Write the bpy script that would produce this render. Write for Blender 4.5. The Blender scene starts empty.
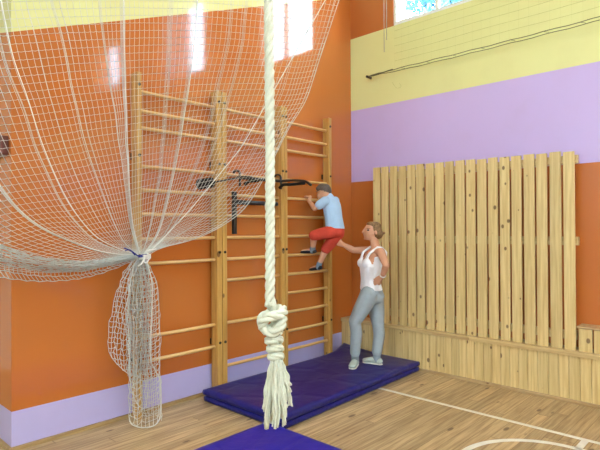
import bpy, bmesh, math, random
from mathutils import Vector, Matrix, noise
random.seed(7)
C = bpy.context.scene.collection
V = Vector
PI = math.pi

# ------------------------------------------------------------------ camera
FPX = 510.07
YAW, PIT, ROL = [math.radians(a) for a in (46.836, 0.426, -0.298)]
CAM = V((-5.4876, -4.1931, 1.65))
F = V((math.sin(YAW)*math.cos(PIT), math.cos(YAW)*math.cos(PIT), math.sin(PIT)))
R0 = V((math.cos(YAW), -math.sin(YAW), 0)); U0 = R0.cross(F)
R = R0*math.cos(ROL) + U0*math.sin(ROL)
U = U0*math.cos(ROL) - R0*math.sin(ROL)
FH = V((math.sin(YAW), math.cos(YAW), 0))

def ray(px, py): return F + R*((px-300)/FPX) + U*((225-py)/FPX)
def on(px, py, ax, v):
    d = ray(px, py); t = (v-CAM[ax])/d[ax]; return CAM + d*t
def deep(px, py, D): return CAM + ray(px, py)*D
def onY(px, py, y): return on(px, py, 1, y)

cam = bpy.data.cameras.new('camera'); co = bpy.data.objects.new('camera', cam); C.objects.link(co)
cam.sensor_width = 36; cam.lens = FPX*36/600; cam.clip_start = 0.05
m = Matrix((R, U, -F)).transposed().to_4x4(); m.translation = CAM
co.matrix_world = m
bpy.context.scene.camera = co

# ------------------------------------------------------------------ object helpers
def link(name, me, mat=None, parent=None, smooth=False):
    o = bpy.data.objects.new(name, me); C.objects.link(o)
    if mat is not None and not me.materials: me.materials.append(mat)
    if parent is not None:
        o.parent = parent
        base = V((0, 0, 0)); q = parent
        while q is not None: base = base + q.location; q = q.parent
        if base.length > 0: me.transform(Matrix.Translation(-base))
    if smooth:
        me.polygons.foreach_set('use_smooth', [True]*len(me.polygons))
    me.update()
    return o
def tag(o, label=None, cat=None, group=None, kind=None):
    if label: o['label'] = label
    if cat: o['category'] = cat
    if group: o['group'] = group
    if kind: o['kind'] = kind
    return o
def thing(name, label, cat, loc=(0, 0, 0), group=None):
    o = bpy.data.objects.new(name, None); C.objects.link(o); o.location = V(loc); o.empty_display_size = 0.1
    return tag(o, label, cat, group)
def fin(bm, name, mat, parent=None, smooth=False):
    me = bpy.data.meshes.new(name); bm.normal_update(); bm.to_mesh(me); bm.free()
    return link(name, me, mat, parent, smooth)

def add_box(bm, a, b, bev=0.0):
    a, b = V(a), V(b)
    lo = V([min(a[i], b[i]) for i in range(3)]); hi = V([max(a[i], b[i]) for i in range(3)])
    t = bmesh.new()
    bmesh.ops.create_cube(t, size=1)
    for v in t.verts:
        v.co = V([(lo[i]+hi[i])/2 + v.co[i]*(hi[i]-lo[i]) for i in range(3)])
    if bev > 0: bmesh.ops.bevel(t, geom=t.edges[:], offset=bev, segments=2, affect='EDGES', profile=0.6)
    merge(bm, t)
def merge(bm, t):
    me = bpy.data.meshes.new('tmp'); t.to_mesh(me); t.free(); bm.from_mesh(me); bpy.data.meshes.remove(me)
def box(name, a, b, mat, parent=None, bev=0.0):
    bm = bmesh.new(); add_box(bm, a, b, bev); return fin(bm, name, mat, parent)

class Tubes:                                                       # many swept strings gathered in one mesh
    def __init__(s): s.v = []; s.f = []
    def add(s, pts, r, n=4, cap=True, rf=None, flat=1.0):
        pts = [V(p) for p in pts]; N = len(pts)
        if N < 2: return
        base = len(s.v); prev = None
        for i, p in enumerate(pts):
            t = (pts[min(i+1, N-1)] - pts[max(i-1, 0)])
            if t.length < 1e-9: t = V((0, 0, 1))
            t.normalize()
            if prev is None:
                a = V((0, 0, 1)) if abs(t.z) < 0.9 else V((1, 0, 0))
                u = t.cross(a).normalized()
            else:
                u = prev - t*prev.dot(t)
                u = u.normalized() if u.length > 1e-6 else t.orthogonal().normalized()
            prev = u; w = t.cross(u)
            rr = r if rf is None else r*rf(i/(N-1))
            for k in range(n):
                an = 2*PI*k/n; s.v.append(p + (u*math.cos(an) + w*math.sin(an)*flat)*rr)
        for i in range(N-1):
            for k in range(n):
                a = base+i*n+k; b = base+i*n+(k+1) % n
                s.f.append((a, b, b+n, a+n))
        if cap:
            s.f.append(tuple(base+k for k in reversed(range(n)))); e = base+(N-1)*n
            s.f.append(tuple(e+k for k in range(n)))
    def build(s, name, mat, parent=None, smooth=True):
        me = bpy.data.meshes.new(name); me.from_pydata([tuple(v) for v in s.v], [], s.f)
        return link(name, me, mat, parent, smooth)

def smooth_path(pts, n):                                            # Catmull-Rom, resampled evenly
    pts = [V(p) for p in pts]; P = [pts[0]*2-pts[1]] + pts + [pts[-1]*2-pts[-2]]
    out = []
    for i in range(1, len(P)-2):
        for k in range(14):
            t = k/14; a, b, c, d = P[i-1], P[i], P[i+1], P[i+2]
            out.append(0.5*((2*b) + (c-a)*t + (2*a-5*b+4*c-d)*t*t + (3*b-a-3*c+d)*t**3))
    out.append(pts[-1])
    return resample(out, n)
def cum(pts):
    L = [0.0]
    for i in range(1, len(pts)): L.append(L[-1] + (pts[i]-pts[i-1]).length)
    return L
def at_len(pts, L, s):
    if s <= 0: return pts[0].copy()
    lo, hi = 0, len(L)-1
    if s >= L[hi]: return pts[-1].copy()
    while hi-lo > 1:
        mid = (lo+hi)//2
        if L[mid] <= s: lo = mid
        else: hi = mid
    k = (s-L[lo])/max(L[hi]-L[lo], 1e-9)
    return pts[lo].lerp(pts[hi], k)
def resample(pts, n):
    L = cum(pts); return [at_len(pts, L, L[-1]*i/(n-1)) for i in range(n)]

# ------------------------------------------------------------------ materials
def srgb(r, g, b):
    f = lambda c: (c/255)/12.92 if c/255 <= 0.04045 else ((c/255+0.055)/1.055)**2.4
    return (f(r), f(g), f(b), 1)
class NT:
    def __init__(s, name):
        s.m = bpy.data.materials.new(name); s.m.use_nodes = True; s.t = s.m.node_tree
        s.b = s.t.nodes['Principled BSDF']
    def n(s, typ, **kw):
        x = s.t.nodes.new(typ)
        for k, v in kw.items(): setattr(x, k, v)
        return x
    def l(s, a, b): s.t.links.new(a, b)
    def math(s, op, a, b=None, c=None):
        x = s.n('ShaderNodeMath', operation=op)
        for i, q in enumerate((a, b, c)):
            if q is None: continue
            if isinstance(q, (int, float)): x.inputs[i].default_value = q
            else: s.l(q, x.inputs[i])
        return x.outputs[0]
    def mix(s, fac, a, b, mode='MIX'):
        x = s.n('ShaderNodeMix', data_type='RGBA', blend_type=mode)
        for i, q in ((0, fac), (6, a), (7, b)):
            if isinstance(q, (int, float)): x.inputs[i].default_value = q
            elif isinstance(q, tuple): x.inputs[i].default_value = q
            else: s.l(q, x.inputs[i])
        return x.outputs[2]
    def coords(s, scale=(1, 1, 1), src='Object'):
        tc = s.n('ShaderNodeTexCoord'); mp = s.n('ShaderNodeMapping'); mp.inputs['Scale'].default_value = scale
        s.l(tc.outputs[src], mp.inputs['Vector']); return mp.outputs[0]
    def noise(s, vec, scale, detail=4, rough=0.55):
        x = s.n('ShaderNodeTexNoise'); x.inputs['Scale'].default_value = scale; x.inputs['Detail'].default_value = detail
        x.inputs['Roughness'].default_value = rough; s.l(vec, x.inputs['Vector']); return x.outputs['Fac']
    def ramp(s, fac, stops):
        x = s.n('ShaderNodeValToRGB'); e = x.color_ramp.elements
        while len(e) < len(stops): e.new(0.5)
        for q, (p, c) in zip(e, stops): q.position = p; q.color = c
        s.l(fac, x.inputs[0]); return x.outputs[0]
    def bump(s, h, strength=0.3, dist=0.01):
        x = s.n('ShaderNodeBump'); x.inputs['Strength'].default_value = strength; x.inputs['Distance'].default_value = dist
        s.l(h, x.inputs['Height']); s.l(x.outputs[0], s.b.inputs['Normal'])
    def done(s, col=None, rough=0.5, spec=0.5, metal=0):
        if col is not None:
            if isinstance(col, tuple): s.b.inputs['Base Color'].default_value = col
            else: s.l(col, s.b.inputs['Base Color'])
        if isinstance(rough, (int, float)): s.b.inputs['Roughness'].default_value = rough
        else: s.l(rough, s.b.inputs['Roughness'])
        s.b.inputs['Specular IOR Level'].default_value = spec
        s.b.inputs['Metallic'].default_value = metal
        return s.m

def plain(name, col, rough=0.5, spec=0.5, var=0.08, scale=8, bump=0.0, bscale=60, metal=0):
    k = NT(name); v = k.coords()
    n = k.noise(v, scale, 3)
    d = tuple(c*(1-var*2) for c in col[:3])+(1,); e = tuple(min(1, c*(1+var)) for c in col[:3])+(1,)
    c = k.ramp(n, [(0.3, d), (0.7, e)])
    if bump: k.bump(k.noise(v, bscale, 3), bump, 0.004)
    return k.done(c, rough, spec, metal)

def wood(name, light, dark, axis=2, rough=0.38, spec=0.5, knots=True, island=0.25, knotcol=srgb(96, 62, 34), kscale=1.0):
    k = NT(name); st = [26, 26, 26]; st[axis] = 1.1
    geo = k.n('ShaderNodeNewGeometry'); rnd = geo.outputs['Random Per Island']
    tc = k.n('ShaderNodeTexCoord')
    off = k.n('ShaderNodeCombineXYZ')
    o = k.math('MULTIPLY', rnd, 37.0)
    for i in range(3): k.l(o, off.inputs[i])
    add = k.n('ShaderNodeVectorMath', operation='ADD'); k.l(tc.outputs['Object'], add.inputs[0]); k.l(off.outputs[0], add.inputs[1])
    mp = k.n('ShaderNodeMapping'); mp.inputs['Scale'].default_value = st; k.l(add.outputs[0], mp.inputs[0])
    g = k.noise(mp.outputs[0], 1.6, 5, 0.6)
    col = k.ramp(g, [(0.32, dark), (0.62, light)])
    tone = k.math('ADD', k.math('MULTIPLY', rnd, island), 1-island/2)
    tv = k.n('ShaderNodeCombineXYZ')
    for i in range(3): k.l(tone, tv.inputs[i])
    col = k.mix(1.0, col, tv.outputs[0], 'MULTIPLY')
    if knots:
        ks = [9*kscale]*3; ks[axis] = 6.2*kscale
        m2 = k.n('ShaderNodeMapping'); m2.inputs['Scale'].default_value = ks; k.l(add.outputs[0], m2.inputs[0])
        vo = k.n('ShaderNodeTexVoronoi'); vo.inputs['Scale'].default_value = 1.0; k.l(m2.outputs[0], vo.inputs['Vector'])
        sp = k.n('ShaderNodeSeparateColor'); k.l(vo.outputs['Color'], sp.inputs[0])
        size = k.math('MULTIPLY', k.math('SUBTRACT', sp.outputs[0], 0.12), 0.23)
        fac = k.math('MULTIPLY', k.math('SUBTRACT', size, vo.outputs['Distance']), 18.0)
        fc = k.n('ShaderNodeClamp'); k.l(fac, fc.inputs[0])
        col = k.mix(k.math('MULTIPLY', fc.outputs[0], 0.85), col, knotcol)
    k.bump(g, 0.12, 0.003)
    return k.done(col, rough, spec)

ORANGE = srgb(186, 105, 44); ORANGE2 = srgb(178, 98, 44)
PURPLE = srgb(202, 180, 230); YELLOW = srgb(226, 224, 156); BASEP = srgb(188, 180, 226)

def wall_paint(name, build, rough=0.07, spec=0.8):
    k = NT(name)
    g = k.n('ShaderNodeNewGeometry'); sx = k.n('ShaderNodeSeparateXYZ'); k.l(g.outputs['Position'], sx.inputs[0])
    col = build(k, sx.outputs[0], sx.outputs[1], sx.outputs[2])
    v = k.coords((1, 1, 1))
    n = k.noise(v, 2.5, 3)
    col = k.mix(k.math('MULTIPLY', k.math('SUBTRACT', n, 0.5), 0.22), col, (0.30, 0.12, 0.05, 1))
    k.bump(k.noise(v, 14, 2), 0.02, 0.002)
    return k.done(col, rough, spec)
XLW = -4.18
def left_paint(k, x, y, z):
    a = onY(0, 33, 0); b = onY(268, 5.5, 0)
    s = (b.z-a.z)/(b.x-a.x)
    line = k.math('ADD', k.math('MULTIPLY', k.math('SUBTRACT', x, a.x), s), a.z)
    c = k.mix(k.math('GREATER_THAN', z, 0.292), BASEP, ORANGE)
    zc = a.z + (XLW-a.x)*s; P = on(0, 33, 0, XLW); my = (P.z-zc)/P.y
    line = k.math('ADD', line, k.math('MULTIPLY', k.math('MAXIMUM', y, 0.0), my))
    return k.mix(k.math('GREATER_THAN', z, line), c, YELLOW)
def right_paint(k, x, y, z):
    c = k.mix(k.math('GREATER_THAN', z, 0.292), BASEP, ORANGE)
    c = k.mix(k.math('GREATER_THAN', z, 2.272), c, PURPLE)
    c = k.mix(k.math('GREATER_THAN', z, 3.23), c, YELLOW)
    return k.mix(k.math('GREATER_THAN', z, 4.2), c, ORANGE2)
M = {}
M['wall_left'] = wall_paint('orange_gloss_paint', left_paint)
M['wall_right'] = wall_paint('banded_gloss_paint', right_paint, 0.3, 0.5)
M['white_wall'] = plain('white_plaster', srgb(226, 222, 212), 0.7, 0.3, 0.03, 2)
M['pine'] = wood('pine_boards_upright', srgb(220, 196, 138), srgb(194, 164, 106), 2, 0.42)
M['pine_y'] = wood('pine_ledge', srgb(206, 180, 128), srgb(178, 146, 96), 1, 0.42)
M['pine_grey'] = wood('worn_pine_strip', srgb(190, 160, 116), srgb(150, 122, 84), 1, 0.5)
M['pine_x'] = wood('worn_pine_skirting', srgb(176, 146, 98), srgb(132, 104, 64), 0, 0.5)
M['post'] = wood('varnished_post', srgb(202, 158, 84), srgb(168, 120, 56), 2, 0.3, island=0.12, kscale=0.8)
M['rung'] = wood('varnished_rung', srgb(224, 184, 120), srgb(196, 148, 84), 0, 0.28, knots=False, island=0.15)
M['dark_metal'] = plain('dark_bolt_metal', srgb(52, 40, 32), 0.5, 0.5, metal=0.6)
M['black'] = plain('black_painted_steel', srgb(24, 25, 28), 0.35, 0.6)
M['foam'] = plain('black_foam_grip', srgb(18, 18, 20), 0.8, 0.3, bump=0.3)
M['net'] = plain('white_net_twine', srgb(214, 214, 204), 0.85, 0.1, 0.05)
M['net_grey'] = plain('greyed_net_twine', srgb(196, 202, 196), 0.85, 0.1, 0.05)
M['grey_cord'] = plain('thin_grey_cord', srgb(170, 166, 156), 0.8, 0.15)
M['cord'] = plain('white_cord', srgb(240, 240, 232), 0.8, 0.15, 0.03)
M['blue_cord'] = plain('blue_cord', srgb(48, 52, 130), 0.8, 0.1)
M['rope'] = plain('cream_cotton_rope', srgb(214, 217, 198), 0.9, 0.1, 0.06, 30, 0.5, 220)
M['window'] = plain('white_window_frame', srgb(236, 236, 236), 0.45, 0.5, 0.02)
M['dark_net'] = plain('dark_green_net_twine', srgb(190, 190, 122), 0.9, 0.1)
M['dark_cord'] = plain('dark_tension_cord', srgb(108, 108, 76), 0.8, 0.2)
M['line'] = plain('white_court_paint', srgb(236, 234, 222), 0.4, 0.5, 0.06, 12)
M['brown'] = plain('dark_brown_wood', srgb(96, 40, 24), 0.5, 0.4)
M['skin'] = plain('skin', srgb(216, 160, 128), 0.5, 0.4, 0.05)
M['tan'] = plain('tanned_skin', srgb(204, 150, 120), 0.5, 0.4, 0.05)
M['hair'] = plain('light_brown_hair', srgb(132, 98, 62), 0.55, 0.4, 0.3, 60, 0.6, 120)
M['tan_brow'] = plain('fair_eyebrow', srgb(160, 112, 82), 0.6, 0.3)
M['hair_boy'] = plain('short_fair_brown_hair', srgb(96, 82, 74), 0.6, 0.4, 0.15, 60, 0.5, 160)
M['tank'] = plain('white_cotton', srgb(238, 238, 244), 0.85, 0.1, 0.03, 12, 0.3, 30)
M['sweat'] = plain('pale_grey_sweat_fabric', srgb(158, 168, 174), 0.9, 0.1, 0.05, 12, 0.3, 26)
M['sock'] = plain('grey_sock', srgb(140, 150, 156), 0.9, 0.1)
M['shoe'] = plain('pale_grey_canvas_shoe', srgb(176, 186, 178), 0.8, 0.2)
M['sole'] = plain('white_shoe_sole', srgb(232, 230, 222), 0.7, 0.2)
M['shirt'] = plain('pale_blue_cotton', srgb(176, 206, 236), 0.85, 0.1, 0.04, 12, 0.3, 30)
M['shorts'] = plain('red_cotton', srgb(196, 72, 56), 0.85, 0.1, 0.08, 12, 0.4, 30)
M['sock_blue'] = plain('grey_blue_sock', srgb(118, 136, 152), 0.9, 0.1)
M['slipper'] = plain('black_gym_slipper', srgb(26, 26, 34), 0.7, 0.3)
M['eye'] = plain('dark_eye', srgb(46, 32, 26), 0.3, 0.5)
M['lip'] = plain('lips', srgb(176, 96, 86), 0.5, 0.4)
M['lamp_body'] = plain('white_lamp_housing', srgb(235, 235, 230), 0.5, 0.4)
M['leaf'] = plain('tree_leaves', srgb(96, 176, 210), 0.7, 0.3, 0.3, 3)
M['bark'] = plain('tree_bark', srgb(90, 72, 56), 0.9, 0.1)

def vinyl(name, col):
    k = NT(name); v = k.coords()
    n = k.noise(v, 3.0, 4); c = k.ramp(n, [(0.3, tuple(x*0.8 for x in col[:3])+(1,)), (0.7, col)])
    w = k.n('ShaderNodeTexVoronoi', feature='DISTANCE_TO_EDGE'); w.inputs['Scale'].default_value = 2.6; k.l(v, w.inputs['Vector'])
    h = k.math('ADD', k.math('MINIMUM', k.math('MULTIPLY', w.outputs['Distance'], 6.0), 1.0), k.math('MULTIPLY', k.noise(v, 7, 4), 1.5))
    k.bump(h, 0.35, 0.012)
    return k.done(c, 0.36, 0.35)
M['mat_dark'] = vinyl('navy_vinyl', srgb(25, 27, 110)); M['mat_blue'] = vinyl('blue_vinyl', srgb(38, 36, 156))

def floor_mat():
    k = NT('pine_plank_floor')
    g = k.n('ShaderNodeNewGeometry'); s = k.n('ShaderNodeSeparateXYZ'); k.l(g.outputs['Position'], s.inputs[0])
    yw = k.math('DIVIDE', s.outputs[1], 0.105)
    row = k.math('FLOOR', yw); fy = k.math('FRACT', yw)
    w1 = k.n('ShaderNodeTexWhiteNoise', noise_dimensions='1D'); k.l(row, w1.inputs['W'])
    xs = k.math('ADD', k.math('DIVIDE', s.outputs[0], 3.4), k.math('MULTIPLY', w1.outputs['Value'], 7.0))
    fx = k.math('FRACT', xs); colm = k.math('FLOOR', xs)
    cv = k.n('ShaderNodeCombineXYZ'); k.l(row, cv.inputs[0]); k.l(colm, cv.inputs[1])
    w2 = k.n('ShaderNodeTexWhiteNoise', noise_dimensions='2D'); k.l(cv.outputs[0], w2.inputs['Vector'])
    rnd = w2.outputs['Value']
    cc = k.n('ShaderNodeCombineXYZ')
    k.l(k.math('ADD', k.math('MULTIPLY', s.outputs[0], 1.3), k.math('MULTIPLY', rnd, 50.0)), cc.inputs[0])
    k.l(k.math('MULTIPLY', s.outputs[1], 24.0), cc.inputs[1])
    gr = k.noise(cc.outputs[0], 1.5, 5, 0.6)
    col = k.ramp(gr, [(0.3, srgb(146, 116, 80)), (0.62, srgb(204, 178, 134))])
    tone = k.math('ADD', k.math('MULTIPLY', rnd, 0.32), 0.80)
    tv = k.n('ShaderNodeCombineXYZ')
    for i in range(3): k.l(tone, tv.inputs[i])
    col = k.mix(1.0, col, tv.outputs[0], 'MULTIPLY')
    gap = k.math('MAXIMUM', k.math('LESS_THAN', fy, 0.035), k.math('LESS_THAN', fx, 0.0016))
    col = k.mix(k.math('MULTIPLY', gap, 0.75), col, srgb(92, 62, 36))
    kn = k.n('ShaderNodeTexVoronoi'); kn.inputs['Scale'].default_value = 1.0
    kc = k.n('ShaderNodeCombineXYZ')
    k.l(k.math('MULTIPLY', s.outputs[0], 3.2), kc.inputs[0]); k.l(k.math('MULTIPLY', s.outputs[1], 9.0), kc.inputs[1])
    k.l(kc.outputs[0], kn.inputs['Vector'])
    sp = k.n('ShaderNodeSeparateColor'); k.l(kn.outputs['Color'], sp.inputs[0])
    fa = k.math('MULTIPLY', k.math('SUBTRACT', k.math('MULTIPLY', k.math('SUBTRACT', sp.outputs[0], 0.3), 0.3), kn.outputs['Distance']), 16.0)
    cl = k.n('ShaderNodeClamp'); k.l(fa, cl.inputs[0])
    col = k.mix(k.math('MULTIPLY', cl.outputs[0], 0.8), col, srgb(84, 56, 34))
    big = k.noise(k.coords((0.6, 1.2, 1)), 1.5, 3)
    col = k.mix(k.math('MULTIPLY', k.math('SUBTRACT', big, 0.4), 0.5), col, srgb(140, 116, 84))
    k.bump(k.math('SUBTRACT', gr, k.math('MULTIPLY', gap, 2.0)), 0.1, 0.003)
    return k.done(col, 0.4, 0.4)
M['floor'] = floor_mat()

def glass_mat():
    k = NT('window_glass'); t = k.t; out = t.nodes['Material Output']
    tr = k.n('ShaderNodeBsdfTransparent'); gl = k.n('ShaderNodeBsdfGlossy'); gl.inputs['Roughness'].default_value = 0.02
    mx = k.n('ShaderNodeMixShader'); mx.inputs[0].default_value = 0.06
    k.l(tr.outputs[0], mx.inputs[1]); k.l(gl.outputs[0], mx.inputs[2]); k.l(mx.outputs[0], out.inputs[0])
    return k.m
M['glass'] = glass_mat()
def added_curtain_mat():
    k = NT('added_sheer_curtain'); t = k.t; out = t.nodes['Material Output']
    a = k.n('ShaderNodeBsdfDiffuse'); b = k.n('ShaderNodeBsdfTranslucent')
    a.inputs[0].default_value = srgb(226, 220, 232); b.inputs[0].default_value = srgb(210, 200, 225)
    mx = k.n('ShaderNodeMixShader'); mx.inputs[0].default_value = 0.4
    k.l(a.outputs[0], mx.inputs[1]); k.l(b.outputs[0], mx.inputs[2]); k.l(mx.outputs[0], out.inputs[0])
    return k.m
M['added_curtain'] = added_curtain_mat()
def lamp_mat():
    k = NT('lit_lamp_diffuser'); k.b.inputs['Emission Color'].default_value = (1, 0.97, 0.9, 1)
    k.b.inputs['Emission Strength'].default_value = 3.0
    return k.done((0.9, 0.9, 0.88, 1), 0.6)
M['diffuser'] = lamp_mat()

# ------------------------------------------------------------------ the hall
XL, XW, YB, ZC = -4.18, -15.0, -11.0, 6.4
def struct(o): return tag(o, kind='structure')
struct(box('floor', (XW, YB, -0.1), (0, 2.5, 0), M['floor']))
fl = bpy.data.objects['floor']
struct(box('ceiling', (XW, YB, ZC), (0.3, 2.5, ZC+0.2), M['white_wall']))
struct(box('wall_left', (XL, 0, 0), (0.3, 2.5, ZC), M['wall_left']))
struct(box('wall_far', (XW, 2.5, 0), (XL, 2.7, ZC), M['white_wall']))
def wall_with_holes(name, along, lo, hi, fixed, thick, holes, mat):
    bm = bmesh.new()
    hs = sorted(holes)
    def seg(a, b, z0, z1):
        if along == 'y': add_box(bm, (fixed, a, z0), (fixed+thick, b, z1))
        else: add_box(bm, (a, fixed, z0), (b, fixed+thick, z1))
    cur = lo
    for a, b, z0, z1 in hs:
        seg(cur, a, 0, ZC); seg(a, b, 0, z0); seg(a, b, z1, ZC); cur = b
    seg(cur, hi, 0, ZC)
    return struct(fin(bm, name, mat))
RW = [(-1.86, -0.67, 4.2, 5.95), (-4.6, -3.3, 4.5, 5.95), (-7.6, -6.45, 4.85, 5.95)]
wall_with_holes('wall_right', 'y', YB, 0, 0, 0.3, RW, M['wall_right'])
BW = [(-12.5, -10.5, 3.4, 5.2), (-8.5, -6.5, 3.4, 5.2), (-4.5, -2.5, 3.4, 5.2)]  # unseen windows, added and sized to set the hall's ambient light
wall_with_holes('wall_back', 'x', XW, 0.3, YB-0.3, 0.3, BW, M['white_wall'])
OW = [(-9.2, -7.6, 3.2, 5.2), (-5.8, -4.2, 3.2, 5.2), (-2.4, -0.8, 3.2, 5.2)]  # unseen windows, added to brighten surfaces that face this side
wall_with_holes('wall_opposite', 'y', YB, 2.7, XW-0.3, 0.3, OW, M['white_wall'])

def window(n, along, a, b, z0, z1, fixed):
    bm = bmesh.new(); w = 0.04
    def bar(p, q, r, s):
        if along == 'y': add_box(bm, (fixed, p, r), (fixed+0.06, q, s))
        else: add_box(bm, (p, fixed, r), (q, fixed+0.06, s))
    bar(a, a+w, z0, z1); bar(b-w, b, z0, z1); bar(a+w, b-w, z0, z0+0.05); bar(a+w, b-w, z1-w, z1)
    mid = (a+b)/2; bar(mid-0.02, mid+0.02, z0+0.05, z1-w)
    o = struct(fin(bm, 'window_%d' % n, M['window']))
    if along == 'y': box('pane', (fixed+0.025, a+w, z0+0.05), (fixed+0.031, b-w, z1-w), M['glass'], o)
    else: box('pane', (a+w, fixed+0.025, z0+0.05), (b-w, fixed+0.031, z1-w), M['glass'], o)
    return o
for i, (a, b, z0, z1) in enumerate(RW): window(i+1, 'y', a, b, z0, z1, 0.02)
for i, (a, b, z0, z1) in enumerate(BW): window(i+4, 'x', a, b, z0, z1, YB-0.2)
for i, (a, b, z0, z1) in enumerate(OW): window(i+7, 'y', a, b, z0, z1, XW-0.2)
# made-up sheer cloth, unseen, dims the far half of the second window's reflection
bm = bmesh.new(); pv = None
for i in range(61):
    y = -4.66 + i*(1.0/60); x = -0.05 + 0.02*math.sin(i*1.3)
    v = (bm.verts.new((x, y, 4.45)), bm.verts.new((x, y, 6.0)))
    if pv: bm.faces.new((pv[0], v[0], v[1], pv[1]))
    pv = v
cur = fin(bm, 'added_curtain', M['added_curtain'], None, True)
tag(cur, 'made-up sheer white cloth, unseen, dimming part of the second high window', 'added_curtain')

# worn skirting strip at the foot of the left wall
bm = bmesh.new(); add_box(bm, (XL, -0.03, 0), (-0.24, 0, 0.03), 0.004)
struct(fin(bm, 'baseboard_left', M['pine_x']))
bm = bmesh.new(); add_box(bm, (XL-0.03, -0.03, 0), (XL, 2.5, 0.03), 0.004)
struct(fin(bm, 'baseboard_end', M['pine_x']))

# painted court lines
box('court_line', (-1.105, -8, 0), (-1.06, -1.0, 0.0015), M['line'], fl)
box('court_line', (-1.30, -3.115, 0), (-1.105, -3.065, 0.0015), M['line'], fl)
bm = bmesh.new(); cx, cy, r0, r1 = -1.905, -3.09, 0.578, 0.63; N = 96
vs = [[bm.verts.new((cx+r*math.cos(2*PI*i/N), cy+r*math.sin(2*PI*i/N), 0.0015)) for r in (r0, r1)] for i in range(N)]
for i in range(N):
    a, b = vs[i], vs[(i+1) % N]; bm.faces.new((a[0], a[1], b[1], b[0]))
fin(bm, 'court_circle', M['line'], fl)

# ------------------------------------------------------------------ wall bars
RZ = [2.87, 2.70, 2.55, 2.21, 2.0, 1.787, 1.565, 1.346, 1.13, 0.914, 0.698, 0.48, 0.263]
def wall_bars(label, x0, x1, w0, w1, skip):
    t = thing('wall_bars', label, 'wall bars', ((x0+x1)/2, -0.08, 0), 'wall bars along the orange wall')
    for a, b in ((x0, x0+w0), (x1-w1, x1)):
        bm = bmesh.new(); add_box(bm, (a, -0.135, 0), (b, -0.035, 3.03), 0.006)
        p = fin(bm, 'post', M['post'], t)
        for z in (0.52, 1.42, 2.3, 2.92):
            tb = Tubes(); xm = (a+b)/2
            tb.add([(xm, -0.13, z), (xm, -0.142, z)], 0.014, 10); tb.build('bolt', M['dark_metal'], p, False)
            if z in (0.52, 2.3): box('wall_bracket', (a+0.01, -0.04, z-0.03), (b-0.01, 0.0, z+0.03), M['dark_metal'], p)
    for i, z in enumerate(RZ):
        if i in skip: continue
        tb = Tubes(); ya = -0.085
        tb.add([(x0+w0-0.02, ya, z), (x0+w0+0.05, ya, z), ((x0+x1)/2, ya-0.002, z-0.002), (x1-w1-0.05, ya, z), (x1-w1+0.02, ya, z)], 0.0195, 12, True, None, 0.86)
        tb.build('rung', M['rung'], t)
    return t
wall_bars('leftmost pine wall bars behind the gathered net, several lower rungs missing', -3.225, -2.300, 0.045, 0.062, (8, 9, 12))
wall_bars('middle pine wall bars behind the hanging rope, two rungs missing, with pull-up frame', -2.294, -1.412, 0.058, 0.055, (9, 11))
wall_bars('rightmost pine wall bars with the boy in red shorts climbing on them', -1.408, -0.577, 0.045, 0.052, ())

# ------------------------------------------------------------------ pull-up frame hooked on the middle bars
pz = 2.21
pu = thing('pull_up_bar', 'black steel pull-up frame with handles hooked over a rung of the wall bars', 'pull-up bar', (-1.77, -0.13, 1.6))
xa, xb = onY(239, 181, -0.15).x, onY(280, 180, -0.15).x
tb = Tubes()
tb.add([(xa-0.02, -0.16, pz-0.03), (xb+0.02, -0.16, pz-0.03)], 0.017, 10); tb.build('cross_bar', M['black'], pu)
tb = Tubes(); zl = 1.955
tb.add([(xa-0.05, -0.16, zl-0.03), (xb-0.06, -0.16, zl-0.03)], 0.024, 10); tb.build('lower_bar', M['black'], pu)
for x in (xa, xb):
    tb = Tubes(); tb.add(smooth_path([(x, -0.165, pz-0.12), (x, -0.165, pz-0.02), (x, -0.16, pz+0.025), (x, -0.12, pz+0.045), (x, -0.075, pz+0.04), (x, -0.058, pz+0.005)], 20), 0.012, 8)
    tb.build('hook', M['black'], pu)
bm = bmesh.new(); xl = onY(234.2, 220, -0.16).x
add_box(bm, (xl-0.022, -0.18, 1.60), (xl+0.022, -0.145, 2.03), 0.005); fin(bm, 'support_leg', M['black'], pu)
# arms reaching into the room
tb = Tubes()
e = onY(311, 185, -0.62)
tb.add(smooth_path([(xb, -0.16, pz-0.03), (xb+0.01, -0.3, pz-0.03), (xb+0.02, -0.5, pz-0.05), tuple(e)], 24), 0.014, 10); tb.build('arm', M['black'], pu)
tb = Tubes()
tb.add(smooth_path([(xb-0.03, -0.17, pz-0.11), (xb-0.02, -0.22, pz-0.075), (xb, -0.32, pz-0.075), (xb, -0.52, pz-0.075)], 20), 0.017, 10)
tb.build('grip', M['foam'], pu)
tb = Tubes()
tb.add(smooth_path([(xa, -0.16, pz-0.03), (xa, -0.24, pz-0.03), (xa, -0.34, pz-0.04)], 12), 0.014, 10); tb.build('arm', M['black'], pu)
tb = Tubes()
tb.add(smooth_path([(xa+0.06, -0.17, pz-0.1), (xa+0.07, -0.22, pz-0.07), (xa+0.07, -0.36, pz-0.07)], 12), 0.017, 10); tb.build('grip', M['foam'], pu)
g0, g1 = onY(199, 184.5, -0.2), onY(212, 182.5, -0.2)
tb = Tubes(); tb.add([g0, g0.lerp(g1, 0.1), g0.lerp(g1, 0.9), g1], 0.05, 12); tb.build('grip', M['foam'], pu)
tb = Tubes(); tb.add([g1, g1.lerp(V((xa, -0.16, pz-0.03)), 0.5), (xa, -0.16, pz-0.03)], 0.008, 8); tb.build('side_bar', M['black'], pu)

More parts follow.
